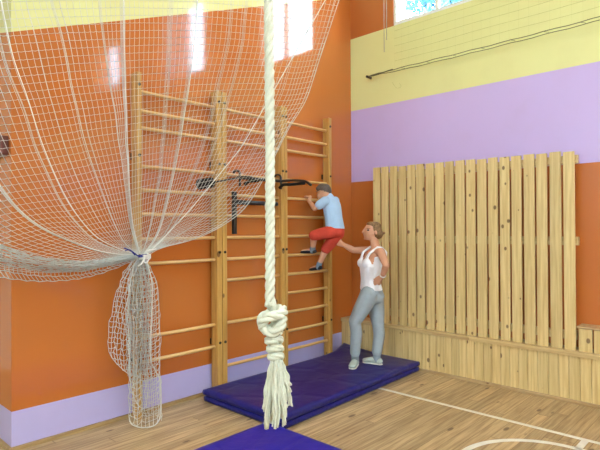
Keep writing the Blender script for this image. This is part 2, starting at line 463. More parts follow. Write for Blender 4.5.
# ------------------------------------------------------------------ pine casing, slatted panel
XF, LZ = -0.232, 0.485
cs = thing('radiator_casing', 'long low pine board casing with a narrow ledge along the foot of the banded wall', 'casing', (-0.12, -3.0, 0))
bm = bmesh.new(); y = -0.002
while y > -7:
    w = random.choice((0.088, 0.092, 0.096)); add_box(bm, (XF, y-w+0.003, 0.0), (XF+0.02, y, LZ-0.045), 0.003); y -= w
fin(bm, 'front_boards', M['pine'], cs)
bm = bmesh.new()
for a, b in ((-0.002, -1.75), (-1.752, -4.4), (-4.402, -7)): add_box(bm, (XF-0.018, b, LZ-0.045), (-0.001, a, LZ), 0.006)
fin(bm, 'ledge', M['pine_y'], cs)
bm = bmesh.new()
for a, b in ((-0.004, -2.1), (-2.104, -4.5), (-4.504, -7)): add_box(bm, (XF-0.022, b, 0), (XF, a, 0.034), 0.006)
fin(bm, 'base_strip', M['pine_grey'], cs)

XS = -0.19
sp = thing('slatted_panel', 'tall panel of upright pine slats standing on the casing ledge against the wall', 'wall panel', (-0.17, -1.64, LZ))
bm = bmesh.new(); ya, yb = -0.487, -2.79; n = 19; pitch = (ya-yb+0.02)/n
for i in range(n):
    a = ya - i*pitch + random.uniform(-.002, .002); w = pitch-0.022+random.uniform(-.003, .003); zt = 2.405-0.03*i/n+random.uniform(-.006, .006)
    add_box(bm, (XS, a-w, LZ), (XS+0.024, a, zt), 0.003)
fin(bm, 'slats', M['pine'], sp)
for z in (0.62, 1.52, 2.30):
    bm = bmesh.new(); add_box(bm, (XS+0.024, yb-(0.022 if z > 1 else 0.0), z-0.04), (XS+0.07, ya+0.005, z+0.04), 0.004)
    b = fin(bm, 'batten', M['pine_y'], sp)
    box('spacer', (XS+0.07, ya-0.1, z-0.03), (-0.002, ya-0.03, z+0.03), M['pine_y'], b); box('spacer', (XS+0.07, yb+0.03, z-0.03), (-0.002, yb+0.1, z+0.03), M['pine_y'], b)

lp = thing('slatted_panel', 'short row of pine slats with a dark cap beside the tall slatted panel', 'wall panel', (-0.17, -4.4, LZ))
bm = bmesh.new(); y = yb-0.022
while y > -7:
    add_box(bm, (XS, y-0.115, LZ), (XS+0.022, y, 0.698), 0.003); y -= 0.128
fin(bm, 'slats', M['pine'], lp)
bm = bmesh.new(); add_box(bm, (XS-0.01, -7, 0.698), (-0.001, yb-0.004, 0.718), 0.004)
cp = fin(bm, 'cap_board', M['pine_grey'], lp); tag(cp, 'thin weathered cap board')

# ------------------------------------------------------------------ mats
def mat_layer(name, x0, x1, y0, y1, z0, z1, mat, parent, lift, nx=64, ny=32, rad=0.025, skew=0.0):
    bm = bmesh.new(); P = {}
    def key(i, j, k): return (i, j, k)
    def pos(i, j, k):
        u, v, w = i/nx, j/ny, k/3
        x = x0+(x1-x0)*u; y = y0+(y1-y0)*v + skew*(0.10*v*max(0, (u-0.87)/0.13) + 0.07*(1-v)*u); z = z0+(z1-z0)*w
        du = min(u, 1-u)*abs(x1-x0); dv = min(v, 1-v)*abs(y1-y0)
        ed = min(du, dv)
        bulge = 0
        if k in (1, 2): bulge = rad*0.35
        nxs = -1 if i == 0 else (1 if i == nx else 0); nys = -1 if j == 0 else (1 if j == ny else 0)
        x += nxs*bulge; y += nys*bulge*(1 if y1 > y0 else -1)
        q = min(1, ed/(rad*2.2)); dz = (1-q)**2*rad*0.55
        if k == 3: z -= dz
        if k == 0: z += dz*0.8
        nz = noise.noise(V((x*2.2, y*2.2, 3.1+z0*9)))*0.008 + noise.noise(V((x*6, y*6, 1.7)))*0.003
        if k == 3: z += nz*q
        z += lift(u, v, k)
        return (x, y, z)
    def vert(i, j, k):
        if (i, j, k) not in P: P[(i, j, k)] = bm.verts.new(pos(i, j, k))
        return P[(i, j, k)]
    for i in range(nx):
        for j in range(ny):
            bm.faces.new([vert(*q) for q in ((i, j, 3), (i+1, j, 3), (i+1, j+1, 3), (i, j+1, 3))])
            bm.faces.new([vert(*q) for q in ((i, j, 0), (i, j+1, 0), (i+1, j+1, 0), (i+1, j, 0))])
    for k in range(3):
        for i in range(nx):
            bm.faces.new([vert(*q) for q in ((i, 0, k), (i+1, 0, k), (i+1, 0, k+1), (i, 0, k+1))])
            bm.faces.new([vert(*q) for q in ((i+1, ny, k), (i, ny, k), (i, ny, k+1), (i+1, ny, k+1))])
        for j in range(ny):
            bm.faces.new([vert(*q) for q in ((0, j+1, k), (0, j, k), (0, j, k+1), (0, j+1, k+1))])
            bm.faces.new([vert(*q) for q in ((nx, j, k), (nx, j+1, k), (nx, j+1, k+1), (nx, j, k+1))])
    return fin(bm, name, mat, parent, True)
m1 = thing('gym_mat', 'thick navy blue folded gym mat under the woman in front of the wall bars', 'gym mat', (-1.4, -0.72, 0), 'blue gym mats on the floor')
def lift1(u, v, k):                                                  # far end pushed up against the casing; v: 0 front, 1 wall side
    s = max(0, (u-0.72)/0.28)**2
    return s*(0.055*max(0, (v-0.45)/0.55)**1.5)
mat_layer('lower_layer', -2.545, -0.262, -1.225, -0.165, 0.001, 0.0605, M['mat_dark'], m1, lift1, skew=1.0, rad=0.014)
mat_layer('upper_layer', -2.555, -0.262, -1.232, -0.16, 0.061, 0.122, M['mat_dark'], m1, lift1, skew=1.0, rad=0.014)
m2 = thing('gym_mat', 'bright blue gym mat at the bottom edge under the rope tassel', 'gym mat', (-3.6, -1.6, 0), 'blue gym mats on the floor')
mat_layer('mat_pad', -4.6, -2.575, -2.15, -1.075, 0.001, 0.06, M['mat_blue'], m2, lambda u, v, k: 0)

# ------------------------------------------------------------------ rope with knot and tassel
DR = 2.15
rp = thing('climbing_rope', 'thick cream climbing rope hanging with a big knot and frayed tassel', 'climbing rope', deep(270, 322, DR))
def twisted(path, rad, pitch, tb, n=7, ph0=0):
    L = cum(path); prev = None
    fr = []
    for i, p in enumerate(path):
        t = (path[min(i+1, len(path)-1)]-path[max(i-1, 0)]).normalized()
        if prev is None: u = t.orthogonal().normalized()
        else: u = (prev-t*prev.dot(t)).normalized()
        prev = u; fr.append((p, u, t.cross(u)))
    for s in range(3):
        pts = []
        for i, (p, u, w) in enumerate(fr):
            a = ph0+2*PI*s/3 + 2*PI*L[i]/pitch
            pts.append(p+(u*math.cos(a)+w*math.sin(a))*rad*0.5)
        tb.add(pts, rad*0.60, n)
topd = deep(268.7, 0, DR)
path = [V((topd.x, topd.y, ZC)), topd] + [deep(x, y, DR) for x, y in ((269.3, 60), (270, 150), (270.2, 230), (270, 290), (269.6, 306))]
tb = Tubes(); twisted(resample(path, 420), 0.0205, 0.125, tb); tb.build('twisted_rope', M['rope'], rp)
def K(x, y, d): return deep(x, y, DR+d)
tb = Tubes()
kp = smooth_path([K(269.8, 300, 0), K(273, 308, 0.012), K(278, 317, 0.02), K(275, 327, 0.03), K(266, 330, 0.01), K(262.5, 323, -0.03), K(268, 317, -0.05), K(278, 315, -0.045), K(283, 311.5, -0.01), K(280, 309, 0.03),
                  K(270, 313, 0.05), K(262, 319, 0.03), K(264.5, 328, -0.02), K(272, 332.5, -0.035), K(281, 325, -0.03), K(282, 319, 0.0), K(277, 322, 0.03), K(271, 331, 0.02), K(273, 340, 0.0), K(275, 350, 0), K(276.5, 358, 0)], 240)
twisted(kp, 0.021, 0.13, tb); tb.build('knot', M['rope'], rp)
tb = Tubes()
wp = []
for i in range(101):
    t = i/100; c = K(273.2+3.6*t, 334+28*t, 0); a = 2*PI*3.4*t; r = 0.028-0.009*t
    wp.append(c + R0*math.cos(a)*r + FH*math.sin(a)*r + V((0, 0, 0.012*math.cos(a+0.5))))
twisted(wp, 0.0155, 0.12, tb, 6)
tb.build('whipping', M['rope'], rp)
tb = Tubes()
clumps = [(-11, 427, 0.0), (-6, 421, 0.03), (-1, 427, -0.03), (3, 416, 0.02), (7, 424, -0.02), (12, 404, 0.01)]
for i in range(132):
    cxp, cyp, cd = clumps[i % 6]
    a = random.uniform(0, 2*PI); q = math.sqrt(random.random())
    ex, ey, dd = 277+cxp*1.05+3.2*q*math.cos(a), cyp+random.uniform(-20, 3), cd+0.012*q*math.sin(a)
    s = K(276.5+cxp*0.36+1.5*q*math.cos(a), 360, cd*0.4+0.008*q*math.sin(a)); e = K(ex, ey, dd)
    mid = s.lerp(e, 0.5)+R0*random.uniform(-.008, .008)+FH*random.uniform(-.008, .008)
    pts = smooth_path([s, mid, e], 18)
    wv = random.uniform(0, 6)
    pts = [p + R0*0.0026*math.sin(j*0.9+wv) for j, p in enumerate(pts)]
    tb.add(pts, random.uniform(0.0030, 0.0048), 5)
tb.build('tassel', M['rope'], rp)

# ------------------------------------------------------------------ protective net gathered to the wall bar post
TIE = onY(140.5, 256, -0.27)
nt = thing('protective_net', 'white knotted sports net hanging from above and tied back at the wall bar post', 'net', (TIE.x, TIE.y, 0))
G = [  # (top px at row 0, outline down to the tie)
 (-175, [(-178, -10), (-172, 90), (-150, 180), (-90, 240), (-30, 262), (20, 272), (60, 273), (100, 268), (125, 261), (138, 257)]),
 (-110, [(-112, -10), (-102, 90), (-76, 170), (-36, 222), (0, 243), (40, 257), (80, 262), (115, 258), (138, 256)]),
 (-58, [(-60, -10), (-52, 60), (-32, 130), (0, 187), (33, 222), (83, 246), (115, 254), (138, 255)]),
 (-8, [(-9, -10), (-4, 20), (5, 60), (20, 100), (37, 150), (62, 203), (88, 235), (112, 248), (138, 255)]),
 (51, [(49, -10), (54, 10), (60, 30), (72, 90), (86, 148), (100, 187), (120, 236), (138, 254.5)]),
 (98, [(97.5, -10), (100, 20), (107, 70), (117, 130), (124, 180), (130, 225), (138.5, 254)]),
 (123, [(123, -10), (123, 20), (124, 70), (127, 150), (131, 215), (139, 254)]),
 (150, [(150, -10), (149, 60), (147, 130), (144, 200), (140, 254)]),
 (172, [(172, -10), (169, 60), (163, 147), (156, 200), (147, 240), (141, 254.5)]),
 (197, [(197, -10), (193, 50), (181, 130), (172, 180), (158, 232), (142, 255)]),
 (231, [(232, -10), (228, 40), (218, 90), (205, 140), (188, 185), (166, 232), (143, 255)]),
 (269, [(270, -10), (267, 30), (255, 80), (238, 130), (215, 180), (185, 222), (160, 243), (143, 255.5)]),
 (306, [(308, -10), (302, 40), (288, 90), (266, 140), (241, 180), (207, 218), (170, 241), (143.5, 256)]),
 (339, [(342, -10), (339, 0), (317, 67), (306, 100), (288, 130), (276, 154), (263, 180), (240, 213), (200, 237), (157, 249), (144, 257)]),
]
GP = []
for x0, pts in G:
    P = smooth_path([V((x, y, 0)) for x, y in pts], 60); GP.append((x0, P))
def ytop(px): return -0.5 - 0.8*min(1, max(0, px/340))
def warp(px, jit=0.0):
    k = 0
    while k < len(GP)-2 and px > GP[k+1][0]: k += 1
    a, b = GP[k], GP[k+1]; f = (px-a[0])/(b[0]-a[0])
    out = []
    for i in range(60):
        q = a[1][i].lerp(b[1][i], f); t = i/59
        y = ytop(px)*(1-t) + TIE.y*t + jit*math.sin(PI*t)
        y += -0.10*math.sin(PI*min(1, t*1.1))*(1 if px > 180 else 0.3)
        out.append(onY(q.x, q.y, y))
    out.insert(0, V((out[0].x + (out[0].x-out[1].x)*0.0, out[0].y, ZC-0.01)))
    return out
folds = {-58: 4, -8: 2, 26: 1, 52: 3, 60: 1, 100: 3, 123: 4, 172: 3, 197: 4, 231: 2, 246: 2, 300: 1}
xs = []; x = -172.0
while x < 338: xs.append((x, 0.0)); x += 6.6 if x < 100 else 4.9
xs.append((339, 0.0))
for fx, n in folds.items():
    for i in range(n): xs.append((fx+(i-n/2)*1.1, random.uniform(-0.05, 0.05)))
xs.sort()
CELL = 0.052
tb = Tubes(); rows = []
for px, jit in xs:
    w = warp(px, jit); L = cum(w); z0 = w[0].z
    ks = []; s = 0
    n = int((L[-1]+0.0013*(px+180))/CELL)
    pts = [at_len(w, L, k*CELL - 0.0013*(px+180)) for k in range(n+1)]
    pts = [p + V((noise.noise(p*4)*0.006, noise.noise(p*4+V((9, 0, 0)))*0.012, 0)) if k < n-4 else p for k, p in enumerate(pts)]
    pts.append(w[-1]); rows.append((px, pts)); tb.add(pts, 0.0019, 3, False)
for (xa_, A), (xb_, B) in zip(rows, rows[1:]):
    for k in range(28, min(len(A), len(B))-1):
        d = (A[k]-B[k]).length
        if 0.004 < d < 0.2: tb.add([A[k], (A[k]+B[k])/2+V((0, 0, -0.004)), B[k]], 0.0017, 3, False)
tb.build('netting', M['net'], nt)
# hem cord along the right edge and the straight draw cord
tb = Tubes(); tb.add(warp(339), 0.003, 5)
tb.add([p+V((0.02, -0.01, 0)) for p in warp(332)], 0.0022, 5); tb.build('edge_cord', M['net'], nt)
tb = Tubes(); dc = [onY(327, -3, -1.28), onY(241, 148, -0.80), onY(190, 210, -0.52), onY(152, 250, -0.33), TIE]
dc.insert(0, V((dc[0].x+0.05, dc[0].y, ZC-0.01))); tb.add(resample(dc, 60), 0.0042, 5)
for fx in (123, 197, -58, 0): tb.add([p+V((0, -0.012, 0)) for p in warp(fx)], 0.0034, 4)
tb.build('draw_cord', M['cord'], nt)

# the rolled lower edge that sags to the left, with a strip of open mesh under it
def swag(f, dy):                                                     # f 0 top of the roll .. 1 bottom of the roll, 1.6 hem
    top = [(-120, 200), (-60, 222), (0, 243), (40, 255.5), (80, 260.5), (115, 257), (138, 255)]
    bot = [(-120, 228), (-60, 250), (0, 263), (40, 270.5), (80, 271), (115, 264), (138, 258)]
    P = []
    for (a, b), (c, d) in zip(top, bot): P.append(onY(a+(c-a)*f, b+(d-b)*f, -0.42 + 0.15*max(0, min(1, a/138)) + dy))
    return smooth_path(P, 60)
tb = Tubes(); lines = []
for i in range(19):
    f = (i+0.5)/19; th = PI*(f-0.5)
    l = swag(f + random.uniform(-.05, .05), -0.05*math.cos(th)+random.uniform(-.02, .02))
    l = [p + V((0, 0, 0.006*math.sin(j*0.7+i*2.1))) for j, p in enumerate(l)]
    lines.append(l); tb.add(l, 0.0027, 3, False)
for k in range(0, 58):
    for i in range(18):
        if random.random() < 0.55: tb.add([lines[i][k], lines[i+1][min(59, k+1 if (i+k) % 2 else max(0, k-1))]], 0.0023, 3, False)
hem = []
for i in range(3):
    f = 1.0+0.36*i
    l = swag(f, -0.03+0.01*i); l = [p + V((0, 0, 0.004*math.sin(j*1.9+i))) for j, p in enumerate(l)]
    fade = [p.lerp(TIE, max(0, (j-48)/11)**1.5) for j, p in enumerate(l)]
    hem.append(fade); tb.add(fade, 0.003, 3, False)
for i in range(2):
    for k in range(0, 58, 1): tb.add([hem[i][k], hem[i+1][min(59, k+(1 if i else 0))]], 0.0026, 3, False)
tb.build('rolled_edge', M['net_grey'], nt)

# tail hanging below the tie
def tail(cols, y0, wig, cell, tbx, r, seed):
    """cols: list of px polylines from the tie downwards, neighbouring ones are knotted together"""
    rnd = random.Random(seed); out = []
    for ci, (pl, y) in enumerate(cols):
        P = smooth_path([onY(px, py, y0*(1-min(1, (py-256)/60)) + y*min(1, (py-256)/60)) for px, py in pl], 80)
        L = cum(P); n = max(3, int(L[-1]/cell)); pts = [at_len(P, L, L[-1]*k/n) for k in range(n+1)]
        pts = [p+V((rnd.uniform(-wig, wig), rnd.uniform(-wig, wig), rnd.uniform(-wig, wig)*0.5)) if 0 < k < n else p for k, p in enumerate(pts)]
        out.append(pts); tbx.add(pts, r, 3, False)
    for A, B in zip(out, out[1:]):
        for k in range(1, min(len(A), len(B))): 
            tbx.add([A[k], (A[k]+B[k])/2+V((0, 0, -0.006)), B[k]], r*0.9, 3, False)
    return out
tb = Tubes()
# left flap
cols = []
for i in range(8):
    f = i/7; bx = 108+22*f; by = 352+24*f**0.7
    cols.append(([(136+3*f, 257), (121+12*f, 278), (112+17*f, 312), (bx, by-14), (bx+1, by)], -0.30-0.10*math.sin(PI*f)))
fl1 = tail(cols, TIE.y, 0.009, 0.04, tb, 0.0029, 1)
tb.add([c[-1] for c in fl1], 0.003, 4)
# long open front panel down to the floor
cols = []
for i in range(9):
    f = i/8; a = PI*f
    bx = 129.5+32*f; by = 421+6.5*math.sin(a)
    cols.append(([(138+6*f, 257), (130+27*f, 285), (130+30*f, 330), (129+31*f, 370), (129+32.5*f, 400), (bx, by)], -0.30-0.07*math.sin(a)))
fl2 = tail(cols, TIE.y, 0.009, 0.048, tb, 0.003, 2)
cols = []
for i in range(8):
    f = i/7; a = PI*f; bx = 131+29*f; by = 417-4*math.sin(a)
    cols.append(([(138+6*f, 257), (131+26*f, 285), (131+28*f, 330), (130+29*f, 370), (130+30*f, 400), (bx, by)], -0.24+0.05*math.sin(a)))
fl3 = tail(cols, TIE.y, 0.006, 0.05, tb, 0.0027, 3)
tb.build('hanging_tail', M['net'], nt)
tb = Tubes()
cols = []
for i in range(24):
    f = (i+random.random())/24; a = 2*PI*random.random()
    cols.append(([(138+5*f, 257), (129+22*f, 280), (126+25*f, 315), (127+24*f, 350), (129+21*f+random.uniform(-2, 2), random.uniform(366, 392))], -0.27+0.05*math.sin(a)))
tail(cols, TIE.y, 0.012, 0.036, tb, 0.0029, 4)
tb.build('bunched_core', M['net_grey'], nt)
tb = Tubes()
hc = smooth_path([onY(x, y, yy) for x, y, yy in ((146, 258, -0.3), (152, 285, -0.38), (151, 330, -0.39), (150.5, 358, -0.39), (155, 370, -0.39), (160, 380, -0.38), (161, 396, -0.37), (160.5, 415, -0.36), (155, 425, -0.37), (142, 427.5, -0.38), (131.5, 424, -0.37), (129, 416, -0.34))], 80)
tb.add(hc, 0.0045, 6)
tb.add(smooth_path([onY(x, y, yy) for x, y, yy in ((134, 262, -0.3), (128, 300, -0.38), (129, 345, -0.39), (130, 380, -0.37), (136, 402, -0.38), (145, 408, -0.38), (148, 392, -0.39))], 50), 0.003, 5)
tb.build('hem_cord', M['net'], nt)
# ties
def wrap(c, r, turns, rad, mat, name, ends):
    t2 = Tubes(); pts = []
    for i in range(int(turns*24)+1):
        a = 2*PI*i/24; pts.append(c + V((math.cos(a)*r, math.sin(a)*r*0.9, 0.012*(i/24-turns/2))))
    t2.add(pts, rad, 6)
    for e in ends: t2.add(smooth_path(e, 24), rad*0.85, 6)
    t2.build(name, mat, nt)
c0 = TIE+V((0.0, 0, 0))
wrap(c0, 0.05, 2, 0.006, M['blue_cord'], 'blue_tie', [[onY(124, 248, -0.36), onY(127, 249, -0.36), onY(132, 251.5, -0.35), onY(138, 256, -0.33)], [onY(125, 250.5, -0.35), onY(130, 250, -0.36), onY(135, 255, -0.35)]])
wrap(c0+V((0.03, -0.01, -0.01)), 0.05, 3, 0.007, M['cord'], 'white_tie', [[onY(144, 254, -0.35), onY(148, 250.5, -0.37), onY(152, 250, -0.36), onY(156, 249, -0.34)], [onY(146, 253, -0.35), onY(150, 256, -0.38), onY(147, 262, -0.38), onY(144, 262, -0.37), onY(145, 256, -0.36)], [onY(145, 256, -0.35), onY(142, 263, -0.37), onY(138, 266, -0.36)]])

# ------------------------------------------------------------------ second net stretched high along the banded wall
vn = thing('volleyball_net', 'thin dark net and doubled cable stretched along the yellow band of the wall', 'net', (-0.1, -0.33, 3.6))
tb = Tubes(); yy0, yy1 = -0.345, -7.0
def sagz(y, o): return 3.612 + o - 0.012*math.sin(min(1, (-y-0.35)/3)*PI)
for o, r in ((0.012, 0.0045), (-0.02, 0.004)):
    tb.add([(-0.09, yy0-0.06-i*0.11, sagz(yy0-i*0.11, o*min(1, 0.3+i/6)) + 0.004*math.sin(i*1.7)) for i in range(60)], r, 5)
for i in range(4, 60, 3): tb.add([(-0.09, yy0-0.06-i*0.11, 3.625-0.01), (-0.09, yy0-0.11-i*0.11, 3.593)], 0.002, 4)
tb.build('tension_cable', M['dark_cord'], vn)
tb = Tubes()
tb.add([(-0.09, -0.36, 3.612), (-0.09, -0.42, 3.61), (-0.09, -0.52, 3.613), (-0.09, -0.56, 3.612)], 0.010, 8, True, lambda t: 0.5+math.sin(PI*t)); tb.add([(-0.09, -0.57, 3.613), (-0.09, -0.64, 3.618), (-0.09, -0.72, 3.622)], 0.008, 8)
tb.build('turnbuckle', M['dark_cord'], vn)
tb = Tubes(); tb.add([(-0.002, -0.33, 3.612), (-0.1, -0.335, 3.612)], 0.016, 10); tb.build('wall_anchor', M['dark_metal'], vn)
tb = Tubes()
for k in range(1, 9): tb.add([(-0.09, -0.75-i*0.25, 3.62+0.095*k+0.004*math.sin(i*1.3+k)) for i in range(26)], 0.0019, 4, False)
for i in range(61): tb.add([(-0.09, -0.75-i*0.1, 3.62+0.095*k) for k in range(9)], 0.0004, 3, False)
tb.build('netting', M['dark_net'], vn)
tb = Tubes()
tb.add(smooth_path([onY(396, 79, -0.62), on(401, 86, 0, -0.09), on(396.5, 88, 0, -0.09), on(392, 82, 0, -0.09)], 20), 0.0018, 4, False)
tb.build('loose_end', M['dark_net'], vn)
# thin cords that hang down in the corner
for (px, yb_), lb in (((384, 52), 'left one of two thin grey cords hanging by the high window'), ((386.5, 40), 'right one of two thin grey cords hanging by the high window')):
    p = on(px, 20, 0, -0.15); q = on(px, yb_, 0, -0.15)
    tb = Tubes(); tb.add([(p.x, p.y, ZC), (p.x, p.y, 5), (q.x, p.y, q.z)], 0.0045, 6)
    o = tb.build('hanging_cord', M['grey_cord']); tag(o, lb, 'cord', 'grey cords by the high window')

# dark block on the end of the wall, half cut by the frame
q = on(9, 146, 0, XL)
bm = bmesh.new(); add_box(bm, (XL-0.05, q.y, on(6, 156, 0, XL).z), (XL, q.y+0.30, on(6, 137, 0, XL).z), 0.01)
o = fin(bm, 'wall_block', M['brown']); tag(o, 'dark brown block fixed to the wall end at the left edge behind the net', 'block')

# ------------------------------------------------------------------ figures
def ell(bm, c, rad, ax=None):
    pts = []
    A = ax or (V((1, 0, 0)), V((0, 1, 0)), V((0, 0, 1)))
    if not hasattr(rad, '__len__'): rad = (rad,)*3
    for i in range(9):
        th = PI*i/8
        for j in range(14):
            ph = 2*PI*j/14
            d = (math.sin(th)*math.cos(ph)*rad[0], math.sin(th)*math.sin(ph)*rad[1], math.cos(th)*rad[2])
            pts.append(c + A[0]*d[0] + A[1]*d[1] + A[2]*d[2])
            if i in (0, 8): break
    return pts
class Body:
    def __init__(s, ax=None): s.t = bmesh.new(); s.ax = ax; s.inf = 0
    def hull(s, *balls):
        t = bmesh.new(); pts = []
        for c, r in balls:
            if hasattr(r, '__len__'): r = tuple(q+s.inf for q in r)
            else: r = r+s.inf
            pts += ell(t, V(c), r, s.ax)
        for p in pts: t.verts.new(p)
        res = bmesh.ops.convex_hull(t, input=t.verts[:])
        junk = [v for v in t.verts if not v.link_faces]
        bmesh.ops.delete(t, geom=junk, context='VERTS')
        bmesh.ops.recalc_face_normals(t, faces=t.faces[:])
        merge(s.t, t); return s
    def chain(s, *js):
        for a, b in zip(js, js[1:]): s.hull(a, b)
        return s
    def build(s, name, mat, parent, vox=0.006, it=4):
        me = bpy.data.meshes.new(name); s.t.to_mesh(me); s.t.free()
        o = bpy.data.objects.new(name, me); C.objects.link(o)
        md = o.modifiers.new('r', 'REMESH'); md.mode = 'VOXEL'; md.voxel_size = vox
        ms = o.modifiers.new('s', 'SMOOTH'); ms.iterations = it; ms.factor = 0.5
        dg = bpy.context.evaluated_depsgraph_get(); dg.update()
        me2 = bpy.data.meshes.new_from_object(o.evaluated_get(dg))
        bpy.data.objects.remove(o); bpy.data.meshes.remove(me)
        me2.name = name; me2.materials.clear()
        return link(name, me2, mat, parent, True)
def hand(b, w, d, s, n, k=1.0, curl=(0.5, 0.7, 0.5), thumb=0.6):
    """w wrist, d towards fingers, s towards the thumb, n out of the palm"""
    d, s, n = d.normalized(), s.normalized(), n.normalized()
    kn = w + d*0.085*k
    for q in (-1, -0.35, 0.35, 1): b.hull((w + s*0.014*q*k, 0.017*k), (kn + s*0.030*q*k, 0.0125*k))
    for i, (q, ln) in enumerate(((-1, 0.060), (-0.34, 0.074), (0.34, 0.080), (1, 0.072))):
        p = kn + s*0.031*(-q)*k if False else kn + s*0.031*q*k
        ang = 0; r = 0.0095*k
        for j, (fr, cu) in enumerate(zip((0.45, 0.32, 0.23), curl)):
            ang += cu; dr = d*math.cos(ang)+n*math.sin(ang)
            p2 = p + dr*ln*fr*k; b.hull((p, r), (p2, r*0.9)); p = p2; r *= 0.9
    p = w + d*0.028*k + s*0.026*k; d1 = (s*0.75 + d*0.55 + n*0.25*thumb).normalized()
    p2 = p + d1*0.042*k; b.hull((p - s*0.012*k, 0.013*k), (p2, 0.0115*k))
    d2 = (d*0.8 + s*0.2 + n*thumb).normalized(); p3 = p2 + d2*0.030*k; b.hull((p2, 0.0115*k), (p3, 0.009*k))

# ---- the woman
DW = 5.68
def W(px, py, dd=0.0): return deep(px, py, DW+dd)
a15 = math.radians(16)
fw = (-R0*math.cos(a15) - FH*math.sin(a15)); sd = V((0, 0, 1)).cross(fw); up = V((0, 0, 1))
AX = (fw, sd, up)
base = W(366, 366); base.z = 0.122
wo = thing('person', 'woman in a white tank top and pale grey sweatpants supporting the climbing boy', 'person', base)
ZM = 0.124
def foot_pt(px, py, z=ZM): return on(px, py, 2, z)
# feet
lt, lh = foot_pt(350.8, 371.0), foot_pt(356.2, 365.2)
rt, rh = foot_pt(361.0, 362.5), foot_pt(380.5, 365.3)
if (rt-rh).length > 0.24: rt = rh + (rt-rh).normalized()*0.22
if (lt-lh).length < 0.2: lt = lh + (lt-lh).normalized()*0.2
la = lh + (lt-lh).normalized()*0.045 + up*0.085; ra = rh + (rt-rh).normalized()*0.045 + up*0.085
DLA = (la-CAM).dot(F)-DW; DRA = (ra-CAM).dot(F)-DW
hipL, hipR = W(369.6, 295, -0.085), W(374, 294, 0.085)
kneeL, kneeR = W(354.8, 321.5, DLA-0.03), W(378.2, 325, 0.5*(DRA+0.1))
shoL, shoR = W(381, 252, -0.16), W(371.8, 250.2, 0.155)
elbL, elbR = W(386, 265.5, -0.33), W(353.5, 250.2, 0.20)
wriL, wriR = W(382.3, 276.5, -0.235), W(343.6, 244.8, 0.24)
def torso(b, low=True):
    b.chain((W(371.4, 292), (.105, .160, .085)), (W(370.3, 279), (.088, .128, .06)), (W(370, 265), (.100, .138, .075)), (W(373.6, 255), (.082, .152, .05)))
def legs(b, cuff=False):
    for h, k, a, dd in ((hipL, kneeL, la, 1), (hipR, kneeR, ra, 1)):
        calf = k.lerp(a, 0.3) + (-fw)*0.018
        b.chain((h, .096), (h.lerp(k, .55), .080), (k, .056), (calf, .054), (a.lerp(k, .17) if cuff else a, .040 if not cuff else .046))
    b.hull((W(373.2, 296), (.108, .145, .07)), (W(371.4, 292), (.105, .160, .085)))
    b.hull((hipL, .09), (hipR, .09))
b = Body(AX); torso(b); legs(b)
b.hull((shoL, .046), (W(374.5, 252), (.06, .10, .035))).hull((shoR, .045), (W(374.5, 252), (.06, .10, .035)))
b.chain((W(376.3, 250), .058), (W(374.2, 241), .047), (W(372.6, 236), .05))
for s_ in (1, -1):
    c = W(364.8, 263.5) + sd*0.066*s_; b.hull((c, (.048, .052, .05)), (W(370, 262) + sd*0.06*s_, .06))
# head, turned to the boy and slightly up
hc_ = W(371.6, 231.2)
b.hull((hc_, (.090, .074, .088)), (W(372.5, 229.5), (.088, .074, .082)))
b.hull((W(367.4, 233.0), (.045, .054, .06)), (W(367.0, 237.8), (.030, .034, .026)), (W(371.5, 237), (.04, .055, .035)))
b.hull((W(364.6, 229.0), .010), (W(362.7, 232.2), (.012, .013, .010)), (W(365, 232.6), .016))
b.hull((W(364.4, 235.0), (.011, .022, .008)), (W(365.5, 235.0), .02))
b.hull((W(364.9, 238.6), (.015, .017, .014)), (W(367, 238), .02))
ear = W(373, 232.5) + sd*0.078; b.hull((ear, (.018, .008, .028)), (ear - fw*0.004, (.012, .008, .02)))
# arms
b.chain((shoL, .047), (shoL.lerp(elbL, .5), .043), (elbL, .036), (elbL.lerp(wriL, .3), .037), (wriL, .025))
b.chain((shoR, .046), (shoR.lerp(elbR, .5), .042), (elbR, .036), (elbR.lerp(wriR, .3), .037), (wriR, .025))
dR = (W(336, 241.5, 0.30)-wriR); hand(b, wriR, dR, up*0.9 + FH*0.1, -FH*0.2+up*0.4-R0*0.2+FH*0.6, 0.95, (0.2, 0.3, 0.3))
dL = (W(374.5, 282.5, -0.185)-wriL); hand(b, wriL, dL, -up+R0*0.2, FH, 0.95, (0.5, 0.7, 0.6))
# feet inside the shoes
for t_, h_, a_ in ((lt, lh, la), (rt, rh, ra)):
    d_ = (t_-h_).normalized(); b.chain((a_, .034), (h_+d_*0.03+up*0.045, .028), (h_.lerp(t_, .6)+up*0.034, .020))
b.build('body', M['tan'], wo, 0.0055, 3)
b = Body(AX); b.inf = 0.010
b.chain((W(371.2, 288.8), (.105, .158, .034)), (W(370.3, 279), (.089, .130, .06)), (W(370, 266), (.102, .138, .062)))
for s_ in (1, -1):
    c = W(364.8, 263.3) + sd*0.066*s_; b.hull((c, (.050, .054, .050)), (W(370, 264) + sd*0.06*s_, .065))
b.hull((W(372, 262) , (.09, .138, .05)), (W(376.5, 257), (.045, .12, .05)))
b.hull((W(374.8, 263)+sd*0.10, (.052, .062, .06)), (W(373, 258)+sd*0.10, (.04, .055, .03)), (W(372.5, 274)+sd*0.085, (.06, .06, .05)))
b.hull((W(374.5, 266)+sd*0.09, (.05, .055, .05)), (W(374, 260)+sd*0.09, (.03, .05, .03)), (W(372.5, 278)+sd*0.06, (.06, .07, .05)))
b.inf = 0.0
